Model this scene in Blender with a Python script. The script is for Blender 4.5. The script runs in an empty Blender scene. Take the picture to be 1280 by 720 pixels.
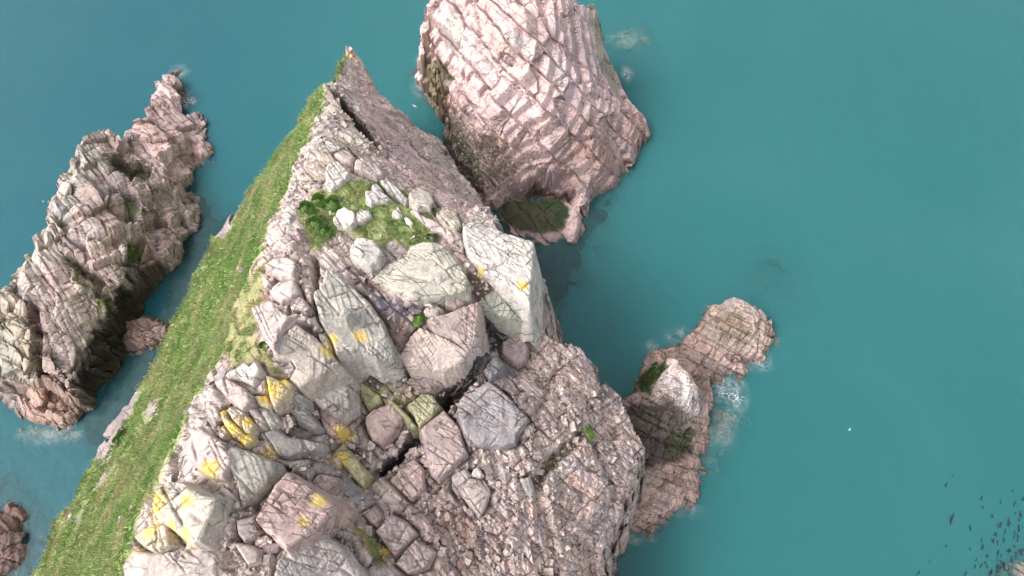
import bpy, math, random
import numpy as np
R = math.radians
rng = np.random.default_rng(7); random.seed(7)
S = bpy.context.scene; C = S.collection

# ------------------------------------------------------------------ camera
H = 100.0; PITCH = 62.0; FPX = 1280*24/36
cam = bpy.data.cameras.new('camera'); cam.lens = 24; cam.sensor_width = 36
cam.clip_end = 20000; cam.clip_start = 0.5
co = bpy.data.objects.new('camera', cam); C.objects.link(co)
co.location = (0, 0, H); co.rotation_euler = (R(90-PITCH), 0, 0); S.camera = co
CP = np.array([0, 0, H]); FW = np.array([0, math.cos(R(PITCH)), -math.sin(R(PITCH))])
RT = np.array([1., 0, 0]); UP = np.array([0, math.sin(R(PITCH)), math.cos(R(PITCH))])
def ray(px, py): return FW + (px-640)/FPX*RT + (360-py)/FPX*UP
def unp(px, py, h):
    d = ray(px, py); return CP + d*((h-H)/d[2])

# ------------------------------------------------------------------ noise
def hsh(ix, iy, iz, k):
    with np.errstate(over='ignore'):
        n = (ix.astype(np.uint32)*np.uint32(374761393) + iy.astype(np.uint32)*np.uint32(668265263)
             + iz.astype(np.uint32)*np.uint32(2147483647) + np.uint32((k*974634777 + 12345) & 0xffffffff))
        n = (n ^ (n >> np.uint32(13)))*np.uint32(1274126177)
        n = (n ^ (n >> np.uint32(15)))*np.uint32(2246822519)
        n = n ^ (n >> np.uint32(16))
    return (n >> np.uint32(8)).astype(np.float32)/np.float32(16777216)
def vnoise(P, k=0):
    P = P.astype(np.float32); I = np.floor(P).astype(np.int32); f = P-I; f = f*f*(3-2*f); o = 0
    for dx in (0, 1):
        wx = f[:, 0] if dx else 1-f[:, 0]
        for dy in (0, 1):
            wy = f[:, 1] if dy else 1-f[:, 1]
            for dz in (0, 1):
                wz = f[:, 2] if dz else 1-f[:, 2]
                o = o + wx*wy*wz*hsh(I[:, 0]+dx, I[:, 1]+dy, I[:, 2]+dz, k)
    return o*2-1
def fbm(P, oct=4, k=0):
    o = 0; a = 1; s = 0
    for i in range(oct):
        o = o + a*vnoise(P*(2.03**i)+i*7.3, k+i); s += a; a *= .5
    return o/s
def vor(P, k=0, jit=.9):
    """3-D cellular noise: (F2-F1, cell random x3, offset to the cell's centre)"""
    P = P.astype(np.float32); I = np.floor(P).astype(np.int32); n = len(P)
    F1 = np.full(n, 9, np.float32); F2 = F1.copy(); B = np.zeros((n, 3), np.int32); O = np.zeros((n, 3), np.float32)
    for dx in (-1, 0, 1):
        for dy in (-1, 0, 1):
            for dz in (-1, 0, 1):
                J = I+np.array([dx, dy, dz], np.int32)
                c = J + .5 + jit*(np.stack([hsh(J[:, 0], J[:, 1], J[:, 2], k+q) for q in (1, 2, 3)], 1)-.5)
                v = P-c; q = v*v; d = np.sqrt(np.sqrt((q*q).sum(1)))
                nb = d < F1
                F2 = np.where(nb, F1, np.minimum(F2, d)); F1 = np.where(nb, d, F1)
                B[nb] = J[nb]; O[nb] = v[nb]
    rnd = np.stack([hsh(B[:, 0], B[:, 1], B[:, 2], k+q) for q in (11, 12, 13)], 1)
    return F2-F1, rnd, O
def h2(i, j, k): return hsh(i, j, j*0+k, k+31)
def split(x, k, row):
    """irregular intervals along one axis: index, distance to the nearer end, place within"""
    i = np.floor(x).astype(np.int32)
    off = lambda q: .7*(h2(q, row, k)-.5)
    lo = x < i+off(i); hi = x >= i+1+off(i+1)
    i = i-lo.astype(np.int32)+hi.astype(np.int32)
    b0 = i+off(i); b1 = i+1+off(i+1)
    return i, np.minimum(x-b0, b1-x), x-(b0+b1)/2
def brick(P, M, L, k):
    """rock broken by straight joints into ledges: shift along the bedding normal, joint distance (m), randoms"""
    Q = P@M; wob = fbm(P*.22, 3, k)
    y = Q[:, 1]/L[1]+.22*wob; z0 = (y*0).astype(np.int32)
    j, ev, cv = split(y, k, z0)
    len_ = L[0]*(.55+1.5*h2(j, z0, k+3))
    i, eu, cu = split(Q[:, 0]/len_+.12*wob+9*h2(j, z0, k+4), k+7, j)
    r = [h2(i, j, k+q) for q in (11, 12, 13, 14)]
    q = Q[:, 2]/L[2]+r[0]*3.7+.15*wob
    kk, ek, ck = split(q, k+17, i*7+j); ek = np.maximum(ek, 1e-4)
    ln = np.where(ck < 0, ek-ck, ek+ck)*2; b0 = q-(ck+ln/2); fr = np.clip((q-b0)/ln, 0, 1)
    g = np.where(fr < .8, fr*.2, .16+(fr-.8)*4.2)
    d = (b0+g*ln-q+.36)*L[2]
    return d, np.minimum(ev*L[1], eu*len_), r, cu*len_, cv*L[1]
def rotm(az, dip, roll=0):
    a, d, r = R(az), R(dip), R(roll)
    A = np.array([[math.cos(a), -math.sin(a), 0], [math.sin(a), math.cos(a), 0], [0, 0, 1]])
    D = np.array([[1, 0, 0], [0, math.cos(d), -math.sin(d)], [0, math.sin(d), math.cos(d)]])
    E = np.array([[math.cos(r), 0, math.sin(r)], [0, 1, 0], [-math.sin(r), 0, math.cos(r)]])
    return A@D@E
def sstep(a, b, x):
    t = np.clip((x-a)/(b-a), 0, 1); return t*t*(3-2*t)
def sdist(x, y, poly):
    """signed distance to a polygon in plan, negative inside"""
    d = np.full(x.shape, 1e9); ins = np.zeros(x.shape, bool); n = len(poly)
    for i in range(n):
        ax, ay = poly[i][:2]; bx, by = poly[(i+1) % n][:2]
        ex, ey = bx-ax, by-ay; L = ex*ex+ey*ey+1e-12
        t = np.clip(((x-ax)*ex+(y-ay)*ey)/L, 0, 1)
        d = np.minimum(d, (x-ax-t*ex)**2+(y-ay-t*ey)**2)
        if ay != by:
            ins ^= ((ay > y) != (by > y)) & (x < (bx-ax)*(y-ay)/(by-ay)+ax)
    d = np.sqrt(d); return np.where(ins, -d, d)

# ------------------------------------------------------------------ materials
def newmat(name):
    m = bpy.data.materials.new(name); m.use_nodes = True; m.node_tree.nodes.clear(); return m
class NT:
    def __init__(s, m): s.t = m.node_tree
    def n(s, typ, ins=None, **kw):
        o = s.t.nodes.new(typ)
        for k, v in kw.items(): setattr(o, k, v)
        for k, v in (ins or {}).items():
            if isinstance(v, bpy.types.NodeSocket): s.t.links.new(v, o.inputs[k])
            else: o.inputs[k].default_value = v
        return o
    def math(s, op, a, b=0.0, c=None, clamp=False):
        i = {0: a, 1: b}
        if c is not None: i[2] = c
        return s.n('ShaderNodeMath', i, operation=op, use_clamp=clamp).outputs[0]
    def mix(s, f, a, b, typ='MIX'):
        return s.n('ShaderNodeMix', {0: f, 6: a, 7: b}, data_type='RGBA', blend_type=typ).outputs[2]
    def ramp(s, f, lo, hi, a=0.0, b=1.0):
        return s.n('ShaderNodeMapRange', {0: f, 1: lo, 2: hi, 3: a, 4: b}, interpolation_type='SMOOTHSTEP').outputs[0]
    def noise(s, v, sc, det=4, rough=.55, dist=0.0):
        return s.n('ShaderNodeTexNoise', {'Vector': v, 'Scale': sc, 'Detail': det, 'Roughness': rough, 'Distortion': dist}).outputs[0]

def rock_material():
    m = newmat('weathered_rock'); T = NT(m)
    pos = T.n('ShaderNodeNewGeometry').outputs['Position']
    col = T.n('ShaderNodeVertexColor', layer_name='Col').outputs[0]
    msk = T.n('ShaderNodeSeparateColor', {0: T.n('ShaderNodeVertexColor', layer_name='Msk').outputs[0]})
    yel, wet, moss = msk.outputs[0], msk.outputs[1], msk.outputs[2]
    n1 = T.noise(pos, .55, 6, .6); n2 = T.noise(pos, 3.2, 6, .65); n3 = T.noise(pos, 14, 3, .6)
    warp = T.n('ShaderNodeVectorMath', {0: pos, 1: T.n('ShaderNodeVectorMath', {0: T.n('ShaderNodeTexNoise', {'Vector': pos, 'Scale': 1.3, 'Detail': 3}).outputs[1], 'Scale': .35}, operation='SCALE').outputs[0]}, operation='ADD').outputs[0]
    mp3 = T.n('ShaderNodeMapping', {0: warp, 'Rotation': (R(-18), R(8), R(52)), 'Scale': (.10, .75, .6)}).outputs[0]
    v3 = T.n('ShaderNodeTexVoronoi', {'Vector': mp3, 'Scale': 1.0}, feature='DISTANCE_TO_EDGE').outputs['Distance']
    c3 = T.math('MULTIPLY', T.ramp(v3, .004, .06, 1, 0), T.ramp(T.noise(pos, .24, 3), .47, .56))
    mp4 = T.n('ShaderNodeMapping', {0: warp, 'Rotation': (R(22), R(-12), R(-40)), 'Scale': (.16, .95, .5)}).outputs[0]
    v4 = T.n('ShaderNodeTexVoronoi', {'Vector': mp4, 'Scale': 1.0}, feature='DISTANCE_TO_EDGE').outputs['Distance']
    c4 = T.math('MULTIPLY', T.ramp(v4, .004, .06, 1, 0), T.ramp(T.noise(pos, .3, 3), .5, .59))
    crack = T.math('MAXIMUM', c3, c4)
    crack = T.math('MULTIPLY', crack, T.ramp(T.noise(pos, .37, 4), .38, .54))
    base = T.mix(T.ramp(n1, .3, .7), T.mix(1.0, col, (.80, .80, .82, 1), 'MULTIPLY'), T.mix(1.0, col, (1.14, 1.1, 1.08, 1), 'MULTIPLY'))
    base = T.mix(T.ramp(n2, .35, .68, 0, .5), base, T.mix(1.0, base, (.62, .60, .56, 1), 'MULTIPLY'))
    base = T.mix(T.ramp(n2, .5, .38, 0, .6), base, T.mix(1.0, base, (1.3, 1.28, 1.26, 1), 'MULTIPLY'))
    base = T.mix(T.math('MULTIPLY', T.ramp(n3, .55, .72), .35), base, (.15, .14, .12, 1))
    # rain and mineral staining drawn out along the bedding
    sn = T.noise(T.n('ShaderNodeMapping', {0: pos, 'Rotation': (0, 0, R(48)), 'Scale': (.9, .16, .4)}).outputs[0], 1.6, 5, .65)
    base = T.mix(T.ramp(sn, .5, .68, 0, .55), base, T.mix(1.0, base, (.56, .52, .46, 1), 'MULTIPLY'))
    base = T.mix(T.ramp(sn, .44, .3, 0, .7), base, T.mix(1.0, base, (1.3, 1.28, 1.27, 1), 'MULTIPLY'))
    # grey-green crust lichen
    gl = T.math('MULTIPLY', T.ramp(T.noise(pos, 1.1, 5, .7), .55, .68), T.ramp(T.noise(pos, .13, 2), .45, .6))
    base = T.mix(T.math('MULTIPLY', gl, .45), base, T.mix(1.0, base, (.80, .90, .72, 1), 'MULTIPLY'))
    # dirt held in the cracks
    base = T.mix(T.math('MULTIPLY', crack, .62), base, (.075, .055, .045, 1))
    yl = T.ramp(T.math('ADD', yel, T.math('MULTIPLY', T.math('SUBTRACT', T.noise(pos, 4.2, 6, .75), .5), 3.2)), .32, .72)
    yl = T.math('MULTIPLY', yl, T.ramp(yel, .02, .12))
    base = T.mix(T.math('MULTIPLY', yl, .95), base, T.mix(T.ramp(n2, .35, .65), (.66, .42, .035, 1), (.66, .54, .20, 1)))
    ms = T.ramp(T.math('ADD', moss, T.math('MULTIPLY', T.math('SUBTRACT', n2, .5), 1.2)), .35, .65)
    g = T.mix(T.ramp(n1, .35, .65), (.16, .255, .07, 1), (.32, .36, .16, 1))
    g = T.mix(T.ramp(T.noise(pos, .9, 5, .7), .48, .62, 0, .7), g, (.30, .27, .14, 1))
    g = T.mix(T.ramp(n3, .4, .7, 0, .5), g, T.mix(1.0, g, (.55, .6, .5, 1), 'MULTIPLY'))
    base = T.mix(ms, base, g)
    hgt = T.math('ADD', T.math('MULTIPLY', n2, .42), T.math('MULTIPLY', n3, .12))
    hgt = T.math('SUBTRACT', hgt, T.math('MULTIPLY', crack, .55))
    bmp = T.n('ShaderNodeBump', {'Height': hgt, 'Strength': .5, 'Distance': .2}).outputs[0]
    rough = T.math('SUBTRACT', .88, T.math('MULTIPLY', wet, T.ramp(n2, .3, .6, .35, .68)))
    b = T.n('ShaderNodeBsdfPrincipled', {'Base Color': base, 'Roughness': rough, 'Normal': bmp, 'Specular IOR Level': .2})
    T.n('ShaderNodeOutputMaterial', {0: b.outputs[0]})
    return m
ROCK = rock_material()

def leaf_material(name, c1, c2, sc):
    m = newmat(name); T = NT(m)
    pos = T.n('ShaderNodeNewGeometry').outputs['Position']
    f = T.ramp(T.noise(T.n('ShaderNodeMapping', {0: pos, 'Rotation': (0, 0, R(10)), 'Scale': (1.5, .22, .8)}).outputs[0], sc, 5, .65), .38, .62)
    col = T.mix(f, c1, c2)
    a = T.n('ShaderNodeVertexColor', layer_name='Col').outputs[0]
    col = T.mix(1.0, col, a, 'MULTIPLY')
    b = T.n('ShaderNodeBsdfPrincipled', {'Base Color': col, 'Roughness': .7, 'Specular IOR Level': .2})
    tr = T.n('ShaderNodeBsdfTranslucent', {0: col})
    T.n('ShaderNodeOutputMaterial', {0: T.n('ShaderNodeMixShader', {0: .25, 1: b.outputs[0], 2: tr.outputs[0]}).outputs[0]})
    return m
GRASS = leaf_material('grass_blades', (.19, .325, .09, 1), (.38, .445, .20, 1), .5)
LEAF = leaf_material('green_leaves', (.125, .245, .06, 1), (.21, .33, .10, 1), 1.5)

def water_materials():
    out = []
    for top in (True, False, None):
        m = newmat('sea_surface' if top else 'sea_water'); T = NT(m)
        pos = T.n('ShaderNodeNewGeometry').outputs['Position']
        sx = T.n('ShaderNodeSeparateXYZ', {0: pos}).outputs[0]
        big = T.noise(pos, .012, 3, .5, .6)
        mid = T.noise(pos, .045, 4, .55, .4)
        c = T.mix(T.ramp(big, .35, .65), (.082, .285, .298, 1), (.112, .312, .335, 1))
        c = T.mix(T.ramp(sx, -10, -75, 0, .85), c, (.052, .215, .278, 1))
        c = T.mix(T.ramp(mid, .35, .7, 0, .35), c, (.074, .268, .296, 1))
        d = T.n('ShaderNodeBsdfDiffuse', {0: c}).outputs[0]
        if top is None: T.n('ShaderNodeOutputMaterial', {0: d}); out.append(m); continue
        tr = T.n('ShaderNodeBsdfTransparent', {0: (.82, .97, .97, 1)}).outputs[0]
        sh = T.n('ShaderNodeMixShader', {0: .11 if top else .29, 1: tr, 2: d}).outputs[0]
        if top:
            w1 = T.n('ShaderNodeMapping', {0: pos, 'Rotation': (0, 0, R(25)), 'Scale': (1, .55, 1)}).outputs[0]
            h = T.math('ADD', T.noise(w1, 1.1, 3, .55, .3), T.math('MULTIPLY', T.noise(w1, .22, 2, .5), 1.5))
            bm = T.n('ShaderNodeBump', {'Height': h, 'Strength': .22, 'Distance': .35}).outputs[0]
            gl = T.n('ShaderNodeBsdfGlossy', {0: (1, 1, 1, 1), 'Roughness': .06, 'Normal': bm}).outputs[0]
            fr = T.n('ShaderNodeFresnel', {'IOR': 1.33, 'Normal': bm}).outputs[0]
            sh = T.n('ShaderNodeMixShader', {0: fr, 1: sh, 2: gl}).outputs[0]
        T.n('ShaderNodeOutputMaterial', {0: sh}); out.append(m)
    return out
SEA_TOP, SEA_MID, SEA_DEEP = water_materials()

# ------------------------------------------------------------------ mesh helpers
def mesh_obj(name, V, F, mats, col=None, msk=None, parent=None, smooth=False, midx=None):
    me = bpy.data.meshes.new(name); V = np.asarray(V, np.float32)
    F = np.asarray(F, np.int32); k = F.shape[1]
    me.vertices.add(len(V)); me.vertices.foreach_set('co', V.ravel())
    me.loops.add(F.size); me.loops.foreach_set('vertex_index', F.ravel())
    me.polygons.add(len(F)); me.polygons.foreach_set('loop_start', np.arange(len(F), dtype=np.int32)*k)
    me.polygons.foreach_set('loop_total', np.full(len(F), k, np.int32))
    me.polygons.foreach_set('use_smooth', np.full(len(F), smooth, bool))
    if midx is not None: me.polygons.foreach_set('material_index', np.asarray(midx, np.int32))
    for nm, a in (('Col', col), ('Msk', msk)):
        if a is not None:
            at = me.color_attributes.new(nm, 'FLOAT_COLOR', 'POINT')
            q = np.ones((len(V), 4), np.float32); q[:, :3] = a; at.data.foreach_set('color', q.ravel())
    me.update(calc_edges=True); me.validate()
    for mt in (mats if isinstance(mats, (list, tuple)) else [mats]): me.materials.append(mt)
    o = bpy.data.objects.new(name, me); C.objects.link(o)
    if parent: o.parent = parent
    return o
def tag(o, label=None, cat=None, group=None, kind=None):
    for k, v in (('label', label), ('category', cat), ('group', group), ('kind', kind)):
        if v: o[k] = v
    return o
def rebase(o, p):
    """put the object's origin at its base without moving the mesh"""
    me = o.data; a = np.zeros(len(me.vertices)*3, np.float32); me.vertices.foreach_get('co', a)
    a = a.reshape(-1, 3)-np.array(p, np.float32); me.vertices.foreach_set('co', a.ravel()); me.update()
    o.location = p

# ------------------------------------------------------------------ rock bodies
YEL = []      # world discs of yellow lichen (x, y, r)
class Body:
    def __init__(s, name, outline, ctrl, k=4.0, c=1.5, under=2.5):
        s.name = name; s.k = k; s.c = c
        w = [unp(*p) for p in outline]; s.poly = [(a[0], a[1]) for a in w]
        pts = np.array(w+[unp(*p) for p in ctrl])
        _, idx = np.unique(np.round(pts[:, :2], 2), axis=0, return_index=True); pts = pts[idx]
        s.p = pts[:, :2]; n = len(pts)
        D = np.sqrt(((s.p[:, None]-s.p[None])**2).sum(2)+c*c)
        A = np.zeros((n+3, n+3)); A[:n, :n] = D+np.eye(n)*-.15; A[:n, n] = 1; A[:n, n+1:] = s.p; A[n:, :n] = A[:n, n:].T
        s.w = np.linalg.solve(A, np.concatenate([pts[:, 2], np.zeros(3)]))
        s.facets = []; s.tints = []; s.zones = []; s.levels = []; s.under = under; s.flat = []; s.edge = 1.0; s.also = []
    def raw(s, x, y):
        o = np.empty(x.shape); f = x.ravel(); g = y.ravel(); r = np.empty(f.shape)
        for i in range(0, len(f), 60000):
            a = f[i:i+60000]; b = g[i:i+60000]
            D = np.sqrt((a[:, None]-s.p[:, 0])**2+(b[:, None]-s.p[:, 1])**2+s.c**2)
            r[i:i+60000] = D@s.w[:-3]+s.w[-3]+a*s.w[-2]+b*s.w[-1]
        return r.reshape(x.shape)
    def base(s, x, y):
        d = sdist(x, y, s.poly); P = np.stack([x, y, x*0], -1).reshape(-1, 3)
        cell = vor(P*np.array([.30, .30, 1])+3.1, 70)[1][:, 0].reshape(x.shape)
        cell2 = vor(P*np.array([.9, .9, 1])+1.1, 71)[1][:, 0].reshape(x.shape)
        d = d+s.edge*(1.1*(cell-.5)+.5*(cell2-.5)+.5*fbm(P*.35, 3, 5).reshape(x.shape))
        o = np.maximum(d, 0)
        z = s.raw(x, y)
        z = np.where(d > 0, z-s.k*o, z)
        z = np.where(z < 0, z/s.k*s.under, z)            # gentler under water
        for b in s.also: z = np.maximum(z, b.base(x, y))
        return z
    def prepare(s):
        a = np.array(s.poly+[q for b in s.also for q in b.poly]); m = 7
        s.x0, s.y0 = a.min(0)-m; s.x1, s.y1 = a.max(0)+m
        xs = np.arange(s.x0, s.x1, .5); ys = np.arange(s.y0, s.y1, .5)
        s.gz = s.base(*np.meshgrid(xs, ys)); s.gs = .5
    def look(s, x, y):
        u = np.clip((np.asarray(x)-s.x0)/.5, 0, s.gz.shape[1]-1.001); v = np.clip((np.asarray(y)-s.y0)/.5, 0, s.gz.shape[0]-1.001)
        i = u.astype(int); j = v.astype(int); fu = u-i; fv = v-j; g = s.gz
        return (g[j, i]*(1-fu)+g[j, i+1]*fu)*(1-fv)+(g[j+1, i]*(1-fu)+g[j+1, i+1]*fu)*fv
    def hit(s, px, py):
        d = ray(px, py); z = np.arange(60, -1, -.1); P = CP+d*((z-H)/d[2])[:, None]
        ins = (P[:, 0] > s.x0) & (P[:, 0] < s.x1) & (P[:, 1] > s.y0) & (P[:, 1] < s.y1)
        b = np.nonzero(ins & (s.look(P[:, 0], P[:, 1]) >= z))[0]
        return P[b[0]] if len(b) else P[-11]
    def poly_at(s, pts): return [tuple(s.hit(*p)[:2]) for p in pts]
    def detail(s, P, zone):
        """blocky joints: displacement, per-block tint factor"""
        disp = np.zeros(len(P)); tint = np.ones((len(P), 3))
        vec = np.zeros((len(P), 3))
        for li, L in enumerate(s.levels):
            amp = zone.get(L.get('z'), L.get('def', 1.0))
            if 'L' in L:
                M = rotm(*L['rot']); d, e, r, cu, cv = brick(P, M, L['L'], 300+li*23)
                d = d*L['a']+((r[1]-.5)*cu+(r[2]-.5)*cv)*L['tilt']-L['cd']*np.exp(-(e/L['cw'])**1.6)
                vec += (amp*d)[:, None]*M[:, 2]
                am = np.minimum(amp, 1); v = am*(r[3]-.5)*2*L['tv']; h = am*(r[1]-.5)*L['tv']*.9
                tint *= np.stack([1+v+h*.3, 1+v-h*.3, 1+v-h], 1); continue
            Q = P+L.get('warp', .07)*np.stack([fbm(P*.5+q*9, 3, 20+q) for q in range(3)], 1)/max(L['s'][0], .01)*.3
            Q = (Q@rotm(*L['rot']))*np.array(L['s'])
            e, r, o = vor(Q, 100+li*17)
            sz = 1/np.array(L['s'])
            t = ((r[:, :3]-.5)*2*o*sz).sum(1)*L['tilt']
            w = L['cw']
            disp += amp*(L['a']*(r[:, 0]-.5)*2+t-L['cd']*np.exp(-(e/w)**1.3))
            v = (r[:, 1]-.5)*2*L.get('tv', .12); h = (r[:, 2]-.5)*2*L.get('tv', .12)*.45
            am = np.minimum(amp, 1); tint *= np.stack([1+am*(v+h*.3), 1+am*(v-h*.3), 1+am*(v-h)], 1)
        disp += .05*fbm(P*1.2, 4, 50)+.035*fbm(P*4.5, 3, 60)
        return disp, tint, vec
    def build(s, step, kind=None, zmin=-2.9):
        xs = np.arange(s.x0, s.x1, step); ys = np.arange(s.y0, s.y1, step)
        X, Y = np.meshgrid(xs, ys); cz = s.look(X, Y)
        keep = cz > zmin-1.5
        idx = np.full(X.shape, -1, np.int64); idx[keep] = np.arange(keep.sum())
        x = X[keep]; y = Y[keep]; z = s.base(x, y); wx = .25*fbm(np.stack([x, y, 0*x], 1)*.8, 3, 3); wy = .25*fbm(np.stack([x, y, 0*x], 1)*.8+5, 3, 4)
        for poly, dz, ed in s.facets:
            d = sdist(x+wx, y+wy, poly); z = z+dz*sstep(ed, -ed, d)
        e = .6
        n = np.stack([-(s.look(x+e, y)-s.look(x-e, y))/(2*e), -(s.look(x, y+e)-s.look(x, y-e))/(2*e), np.ones_like(x)*1.0], 1)
        n /= np.linalg.norm(n, axis=1)[:, None]
        zone = {}
        for nm, poly, val, soft in s.zones:
            m = sstep(soft, -soft, sdist(x+3*wx, y+3*wy, poly)); zone[nm] = zone.get(nm, np.ones(len(x))*(nm != 'f'))*(1-m)+val*m
        if s.flat:
            fl = np.zeros(len(x))
            for poly in s.flat:
                a = np.array(poly); lo = a.min(0)-.6; hi = a.max(0)+.6
                q = np.nonzero((x > lo[0]) & (x < hi[0]) & (y > lo[1]) & (y < hi[1]))[0]
                fl[q] = np.maximum(fl[q], sstep(.5, -.4, sdist(x[q], y[q], poly)))
            for nm in ('b', 'm', 's'): zone[nm] = zone.get(nm, np.ones(len(x)))*(1-.85*fl)
        P = np.stack([x, y, z], 1)
        disp, tf, vec = s.detail(P, zone)
        disp = disp*(.35+.65*sstep(.25, .6, n[:, 2]))
        V = P+n*disp[:, None]+vec
        col = np.tile(np.array(s.tint0), (len(x), 1)); msk = np.zeros((len(x), 3))
        jx = wx*2+.35*fbm(P*1.6, 3, 31); jy = wy*2+.35*fbm(P*1.6+4, 3, 32)
        for poly, c, soft, wet, moss in s.tints:
            m = sstep(soft, -soft, sdist(x+jx, y+jy, poly))[:, None]
            if c is not None: col = col*(1-m)+np.array(c)*m
            if wet is not None: msk[:, 1:2] = msk[:, 1:2]*(1-m)+wet*m
            if moss is not None: msk[:, 2:3] = msk[:, 2:3]*(1-m)+moss*m
        col = col*tf
        tz = sstep(1.25, .1, V[:, 2]+.4*fbm(P*.8, 3, 33))[:, None]*.55     # weed-stained tide line
        col = col*(1-tz)+np.array([.085, .065, .05])*tz; msk[:, 1:2] = np.maximum(msk[:, 1:2], tz)
        for (cx, cy, r) in YEL:
            q = np.abs(x-cx) < r*1.6
            msk[q, 0] = np.maximum(msk[q, 0], 1-np.hypot(x[q]-cx, y[q]-cy)/(r*1.5))
        a, b, c_, d_ = idx[:-1, :-1], idx[:-1, 1:], idx[1:, 1:], idx[1:, :-1]
        ok = (a >= 0) & (b >= 0) & (c_ >= 0) & (d_ >= 0)
        F = np.stack([a[ok], b[ok], c_[ok], d_[ok]], 1)
        F = F[V[:, 2][F].max(1) > zmin]
        used = np.unique(F); re = np.full(len(V), -1, np.int64); re[used] = np.arange(len(used))
        s.V = V[used]; s.msk = msk[used]; s.n = n[used]
        return mesh_obj(s.name, V[used], re[F], ROCK, col[used], np.clip(msk[used], 0, 1))
    def tin(s, pts, c, soft=.5, wet=None, moss=None): s.tints.append(([tuple(q) for q in pts] if isinstance(pts[0], np.ndarray) else s.poly_at(pts), c, soft, wet, moss))
    def facet(s, pts, dz, ed=.15): s.facets.append((s.poly_at(pts), dz, ed))
    def zone(s, nm, pts, val, soft=.8): s.zones.append((nm, s.poly_at(pts), val, soft))

# ---- the grassy headland
head = Body('headland',
    [(150,790,42),(0,800,24),(40,720,26),(70,662,26),(125,560,26),(190,458,26),(225,388,26),(290,268,27),(330,218,28),(375,158,28),(405,112,26.5),(425,80,25),(437,62,25),
     (460,100,21),(490,130,17),(520,155,14),(545,172,12),(570,205,12),(590,235,14),(606,264,17),
     (623,287,34),(667,303,34),(667,345,33),(664,376,32),(673,396,29),(672,412,26),(700,430,24),(740,452,21),(748,474,20),(775,495,18),(800,560,18),(796,590,18),(772,640,17),(752,690,17),(760,730,18),(770,800,18),(500,830,34)],
    [(170,660,42),(225,560,42),(265,480,42),(300,420,41),(325,330,40),(350,270,39),(370,200,37),(395,150,34),(415,105,30),
     (100,700,33),(150,620,33),(200,540,33),(245,450,33),(290,360,33),(330,270,33),(365,190,33),
     (300,560,42.5),(300,640,42.5),(300,720,42),(400,720,40),(370,640,40),(350,480,42),(400,440,41.5),(340,380,41),(420,380,41),(450,430,39),
     (400,270,38),(450,260,37.5),(520,255,35),(450,330,38),(530,330,37),(570,300,35.5),(620,310,35),(640,355,34),
     (600,378,34),(650,408,28),(605,430,29.5),(540,430,35.5),(585,420,35),(560,480,31),(500,560,31.5),(480,585,31.5),(430,470,36),(400,500,38),
     (640,520,29.5),(600,600,30),(540,560,32),(500,640,33),(430,640,35.5),(460,690,35),(560,680,30),(640,660,28),(700,600,26),(700,520,26),(720,470,23.5),
     (770,540,20),(760,620,21),(700,700,24),(640,720,27),
     (430,112,28.5),(470,182,33),(500,224,34.5),(540,250,34.5),(575,274,35),(480,150,24),(520,200,23),(560,235,23)], k=4.5)
head.prepare()
head.tint0 = (.50, .425, .395)
for px, py, r in [(203,638,19),(210,628,8),(247,632,9),(244,675,9),(226,663,8),(268,588,13),(345,492,14),(333,500,8),(357,480,8),(292,537,11),(312,530,8),(308,550,10),(282,516,6),
                  (336,566,9),(412,637,9),(390,660,6),(455,428,10),(422,433,8),(653,368,9),(600,340,7),(437,70,8),(190,665,10),(172,690,6),(420,455,8),(432,545,10),(425,575,10),(480,690,6)]:
    p = head.hit(px, py); YEL.append((p[0], p[1], r/FPX*(100-p[2])))
GR = [(0,800),(150,800),(152,720),(172,650),(212,572),(240,500),(262,472),(290,430),(298,380),(318,330),(336,285),(362,215),(390,165),(420,104),(434,76),(420,72),(395,100),(330,195),(285,250),(200,385),(120,540),(0,760)]
G2 = [(372,262),(388,245),(405,235),(440,225),(480,225),(510,240),(540,265),(545,300),(520,312),(490,300),(478,312),(440,295),(420,290),(402,318),(385,305),(375,280)]
G3 = [(290,380),(318,345),(336,330),(322,400),(330,430),(345,452),(362,474),(340,470),(320,452),(290,470),(283,430)]
head.tin([(437,62),(610,265),(575,275),(500,222),(470,185),(445,120)], (.54,.415,.405), .6)
head.tin([(398,130),(430,110),(470,190),(420,200),(370,200)], (.45,.40,.365), .8)
head.tin([(640,420),(740,445),(810,560),(760,720),(640,800),(560,720),(600,600),(650,560)], (.52,.43,.415), 1)
head.tin([(520,600),(560,600),(620,640),(640,690),(560,740),(480,660)], (.40,.305,.285), 1)
head.tin([(420,325),(452,338),(470,355),(505,400),(525,425),(500,450),(480,410),(448,365)], (.25,.175,.155), .5)
head.tin([(450,355),(490,372),(530,380),(530,398),(490,402),(462,382)], (.26,.225,.25), .4)
head.tin([(385,480),(440,460),(480,560),(470,640),(420,600),(380,580),(400,560)], (.36,.31,.28), .8)
head.tin([(425,448),(470,472),(510,490),(545,490),(548,512),(525,536),(490,505),(462,515),(440,482)], (.34,.32,.17), .5)
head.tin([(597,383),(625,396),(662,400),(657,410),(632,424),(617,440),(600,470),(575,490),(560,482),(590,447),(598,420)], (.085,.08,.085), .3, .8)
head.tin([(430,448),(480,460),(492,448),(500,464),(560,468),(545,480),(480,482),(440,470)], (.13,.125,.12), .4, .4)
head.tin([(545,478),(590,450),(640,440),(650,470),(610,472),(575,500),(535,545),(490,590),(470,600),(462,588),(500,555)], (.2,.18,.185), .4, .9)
head.tin([(668,606),(735,545),(727,532),(690,568),(666,592)], (.17,.15,.09), .3)
head.tin([(425,655),(460,660),(492,690),(482,712),(455,700)], (.22,.17,.08), .5, None, .42)
head.tin([(728,530),(742,530),(748,546),(738,550)], None, .3, None, .7)
head.tin(GR, (.24,.22,.12), .8, 0, 1)
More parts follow.
